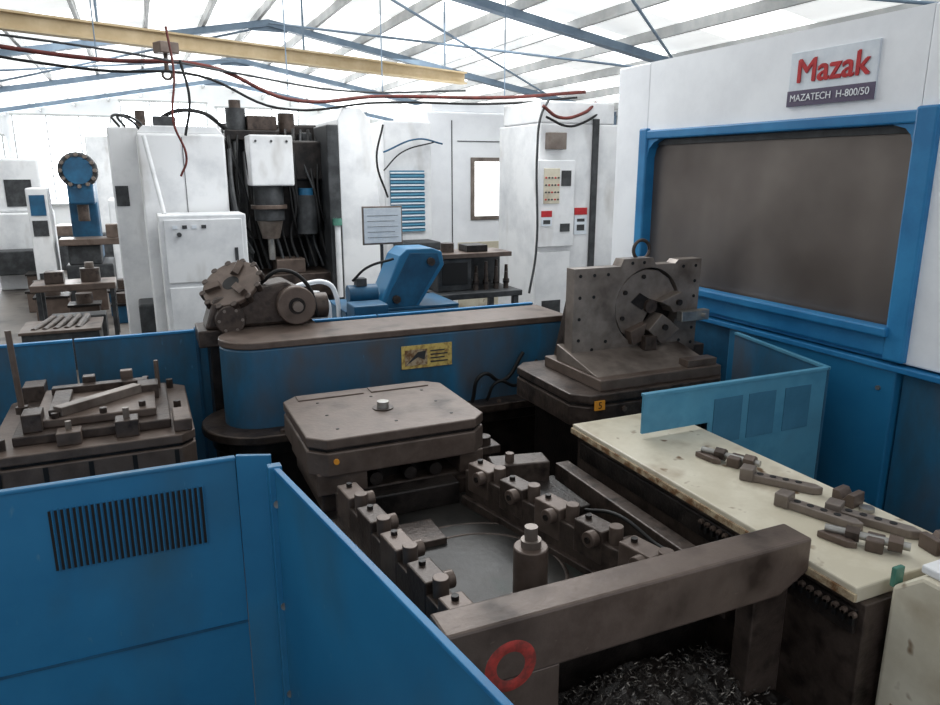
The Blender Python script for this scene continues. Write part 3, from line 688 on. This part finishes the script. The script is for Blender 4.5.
k=Obj('electrical_cabinet')
k.box('tall_body',3.64,4.6,6.5,7.4,0,2.45,'white2',.015)
k.box('top_unit',3.64,4.5,6.5,7.3,2.45,2.66,'white2',.015)
k.box('front_door',3.60,4.02,6.44,6.5,1.25,2.1,'white2',.008)
k.box('panel_face',3.66,3.84,6.43,6.44,1.68,2.02,'cream',.003); k.box('screen',3.86,3.97,6.43,6.44,1.85,2.0,'dkgrey',.002)
for j in range(4):
    for i in range(5): k.cyl('button_%d_%d'%(j,i),(3.68+.035*i,6.43,1.72+.07*j),(3.68+.035*i,6.42,1.72+.07*j),.009,'dkgrey' if (i+j)%3 else 'red',seg=10)
k.box('danger_label',3.64,3.76,6.43,6.44,1.55,1.61,'red',.001); k.box('danger_text',3.64,3.76,6.43,6.44,1.46,1.545,'paper',.001)
k.box('danger_text_lines',3.66,3.74,6.428,6.43,1.48,1.52,'dkgrey',0)
k.box('warning_label',3.86,3.97,6.43,6.44,1.40,1.48,'dkgrey',.001)
k.box('warning_label_b',4.06,4.21,6.49,6.5,1.56,1.63,'red',.001)
k.box('warning_text',4.06,4.21,6.49,6.5,1.36,1.55,'paper',.001); k.box('warning_text_lines',4.09,4.18,6.487,6.49,1.4,1.46,'dkgrey',0); k.box('warning_text_lines_b',4.09,4.18,6.487,6.49,1.49,1.52,'dkgrey',0)
k.box('lower_door',3.60,4.0,6.46,6.5,.3,1.2,'white2',.008)
k.box('vent',3.68,3.9,6.455,6.46,.5,.7,'dkgrey',0)
k.box('cable_duct',4.24,4.30,6.46,6.5,.6,2.5,'dkgrey',.004)
k.tube('conduit',[(3.7,6.45,2.66),(3.6,6.42,2.5),(3.57,6.42,2.2),(3.58,6.42,1.2),(3.5,6.4,.8)],.012,'dkgrey')
k.tube('conduit_b',[(4.3,6.55,2.66),(4.1,6.45,2.55),(3.8,6.42,2.50),(3.62,6.42,2.6)],.016,'redc')
k.tube('conduit_c',[(4.4,6.55,2.6),(4.1,6.45,2.46),(3.9,6.42,2.42),(3.66,6.42,2.5)],.012,'black')
k.box('isolator_box',3.70,3.9,6.42,6.5,2.2,2.36,'steelm',.006)
k.done()

# far left machines
k=Obj('milling_machine')
k.box('base',-1.1,-.45,12.6,13.6,0,.6,'dkgrey',.02)
k.box('column',-1.0,-.6,13.2,13.8,.6,2.1,'bluedk',.03)
k.box('table',-1.15,-.2,12.5,12.95,.9,1.0,'iron2',.01); k.box('knee',-1.05,-.6,12.6,13.2,.6,.9,'dkgrey',.02)
k.box('head',-.95,-.6,12.6,13.2,1.5,1.85,'bluedk',.03); k.cyl('quill',(-.78,12.75,1.25),(-.78,12.75,1.5),.08,'iron')
k.cyl('tool_drum',(-.78,12.9,2.0),(-.78,12.6,2.0),.27,'dkgrey',bev=.02); k.cyl('tool_drum_face',(-.78,12.6,2.0),(-.78,12.57,2.0),.2,'bluedk')
for i in range(12): k.cyl('drum_tool_%d'%i,(-.78+.23*math.cos(i*.5236),12.6,2.0+.23*math.sin(i*.5236)),(-.78+.23*math.cos(i*.5236),12.53,2.0+.23*math.sin(i*.5236)),.03,'steelm',seg=8)
k.box('workpiece',-.5,-.3,12.6,12.85,1.0,1.2,'iron2',.01)
k.done()
k=Obj('machine_operator_panel')
k.box('cabinet',-1.5,-1.22,12.6,13.1,0,1.75,'white2',.02); k.box('screen',-1.46,-1.26,12.59,12.6,1.35,1.65,'bluedk',0); k.box('keypad',-1.46,-1.26,12.59,12.6,1.05,1.28,'dkgrey',0)
k.box('lower_vent',-1.46,-1.26,12.59,12.6,.2,.5,'dkgrey',0)
k.done()
k=Obj('white_lathe')
k.box('body',-2.3,-1.45,14.6,15.8,0,1.3,'white2',.03); k.box('hood',-2.2,-1.5,14.8,15.8,1.3,2.2,'white2',.04)
k.box('window',-2.05,-1.65,14.78,14.8,1.4,1.85,'dkgrey',0); k.box('tray',-2.4,-1.4,14.2,14.6,.3,.7,'dkgrey',.02)
k.done()
k=Obj('white_grinding_machine')
k.box('body',-.5,.9,14.8,16.0,0,1.5,'white2',.03); k.box('column',-.3,.3,15.2,15.9,1.5,2.6,'white2',.03); k.box('control',.4,.75,14.7,14.8,1.3,1.8,'dkgrey',.01)
k.done()
k=Obj('boring_machine')
k.box('bed',-1.6,-.4,17.2,18.6,0,.7,'dkgrey',.02); k.box('column',-.9,-.4,17.6,18.5,.7,2.7,'white2',.03); k.box('head',-1.2,-.9,17.5,18.1,1.5,2.1,'bluedk',.03); k.cyl('spindle',(-1.05,17.5,1.8),(-1.05,17.2,1.8),.1,'steel')
k.box('table',-1.6,-.95,17.2,17.9,.7,.9,'iron2',.01)
k.done()
k=Obj('workpiece_crates')
for x,y,s,z in ((-1.4,11.2,.4,0),(-.95,10.6,.35,0),(-.5,11.3,.42,0),(-.95,11.9,.4,0),(-.45,10.7,.3,0),(-1.6,12.1,.35,0),(-1.75,13.5,.45,0)):
    k.box('crate',x,x+s,y,y+s*.8,z,z+s*.8,'iron2' if x<-.5 else 'bluedk',.01); k.box('crate_lid',x-.02,x+s+.02,y-.02,y+s*.8+.02,z+s*.8,z+s*.8+.03,'dark',.004)
    k.cyl('casting',(x+s/2,y+s*.4,s*.8+.03),(x+s/2,y+s*.4,s*.8+.16),.1,'iron')
k.done()
k=Obj('inspection_table')
k.box('table_top',-1.25,-.35,9.7,10.2,.62,.70,'iron2',.01)
for x in (-1.2,-.42):
    for y in (9.75,10.1): k.box('leg',x,x+.05,y,y+.05,0,.62,'dkgrey',.004)
k.box('part',-1.1,-.9,9.8,10.0,.70,.84,'iron',.01); k.cyl('round_part',(-.62,9.92,.70),(-.62,9.92,.86),.11,'iron'); k.cyl('round_part_b',(-.62,9.92,.86),(-.62,9.92,.93),.05,'steelm')
k.box('lower_bin',-1.1,-.5,9.8,10.1,0,.3,'dkgrey',.01)
k.done()
k=Obj('scrap_bin')
k.box('bin',-1.2,-.5,8.3,8.9,0,.4,'dkgrey',.01); k.box('bin_rim',-1.22,-.48,8.28,8.92,.4,.43,'iron2',.004)
for i in range(5): k.cyl('offcut_%d'%i,(-1.1+.1*i,8.4,.41),(-.95+.08*i,8.8,.47),.035,'iron')
k.done()

# ---------------------------------------------------------------- cables overhead
k=Obj('overhead_cable_run')
k.tube('conduit_main',[(-1.6,6.9,3.0),(-.2,7.2,2.90),(.7,7.3,2.90),(1.4,7.4,2.66),(2.4,7.6,2.74),(3.6,7.2,2.74),(4.4,6.9,2.80)],.018,'redc')
k.tube('conduit_second',[(-1.6,6.95,2.94),(-.2,7.25,2.82),(.6,7.3,2.82),(1.3,7.45,2.58),(2.4,7.6,2.68),(3.6,7.2,2.68),(4.3,6.9,2.74)],.012,'black')
k.tube('conduit_third',[(-1.6,6.9,3.06),(.0,7.15,2.96),(.9,7.3,2.86),(2.0,7.45,2.76),(3.2,7.3,2.80)],.010,'dkgrey')
for x,y,z in ((-.2,7.2,2.90),(1.4,7.4,2.66),(2.4,7.6,2.74),(3.6,7.2,2.74)):
    k.cyl('hanger',(x,y,z),(x,y,rz(x)-.05),.006,'truss',seg=6)
k.tube('drop_cable',[(.35,7.0,3.16),(.38,7.0,2.8),(.34,6.98,2.4),(.42,7.0,2.1),(.36,7.0,1.95)],.010,'redc')
k.tube('drop_cable_b',[(.45,7.2,2.93),(.5,7.2,2.6),(.44,7.2,2.3)],.012,'black')
k.done()
k=Obj('hoist_trolley')
k.box('trolley_body',.28,.46,7.62,7.78,3.04,3.14,'iron2',.01,rot=(0,0,ang)); k.cyl('hook_shank',(.36,7.7,2.9),(.36,7.7,3.05),.02,'iron')
k.torus('hook',(.36,7.7,2.86),.04,.012,'iron','y')
k.done()

# ---------------------------------------------------------------- light
W=bpy.data.worlds.new('World'); S.world=W; W.use_nodes=True
bg=W.node_tree.nodes['Background']; bg.inputs[0].default_value=(.84,.9,1,1); bg.inputs[1].default_value=1.0
def area(n,loc,rot,sx,sy,e,col=(1,1,1)):
    l=bpy.data.lights.new(n,'AREA'); l.shape='RECTANGLE'; l.size=sx;l.size_y=sy;l.energy=e;l.color=col
    o=bpy.data.objects.new(n,l);o.location=loc;o.rotation_euler=rot;COL.objects.link(o)
area('fill_area_back',(2.5,12.5,3.9),(0,0,0),8,7,440,(.97,.99,1))  # lamp added under the roof to brighten the back of the shop
area('fill_area_mid',(2.4,6.2,3.9),(math.radians(-12),math.radians(18),0),3.0,1.6,120,(.97,.99,1))  # second added lamp, lifts the machine header and the middle of the shop
area('daylight_back_windows',(2,22.5,2.6),(math.radians(-90),0,0),10,2.5,700,(.97,.99,1))

cam=bpy.data.cameras.new('camera'); cam.sensor_width=36; cam.lens=36*730/940; cam.clip_start=.02
co=bpy.data.objects.new('camera',cam); co.location=(0,0,2.0); co.rotation_euler=(math.radians(90-14),0,math.radians(-24)); COL.objects.link(co)
S.camera=co
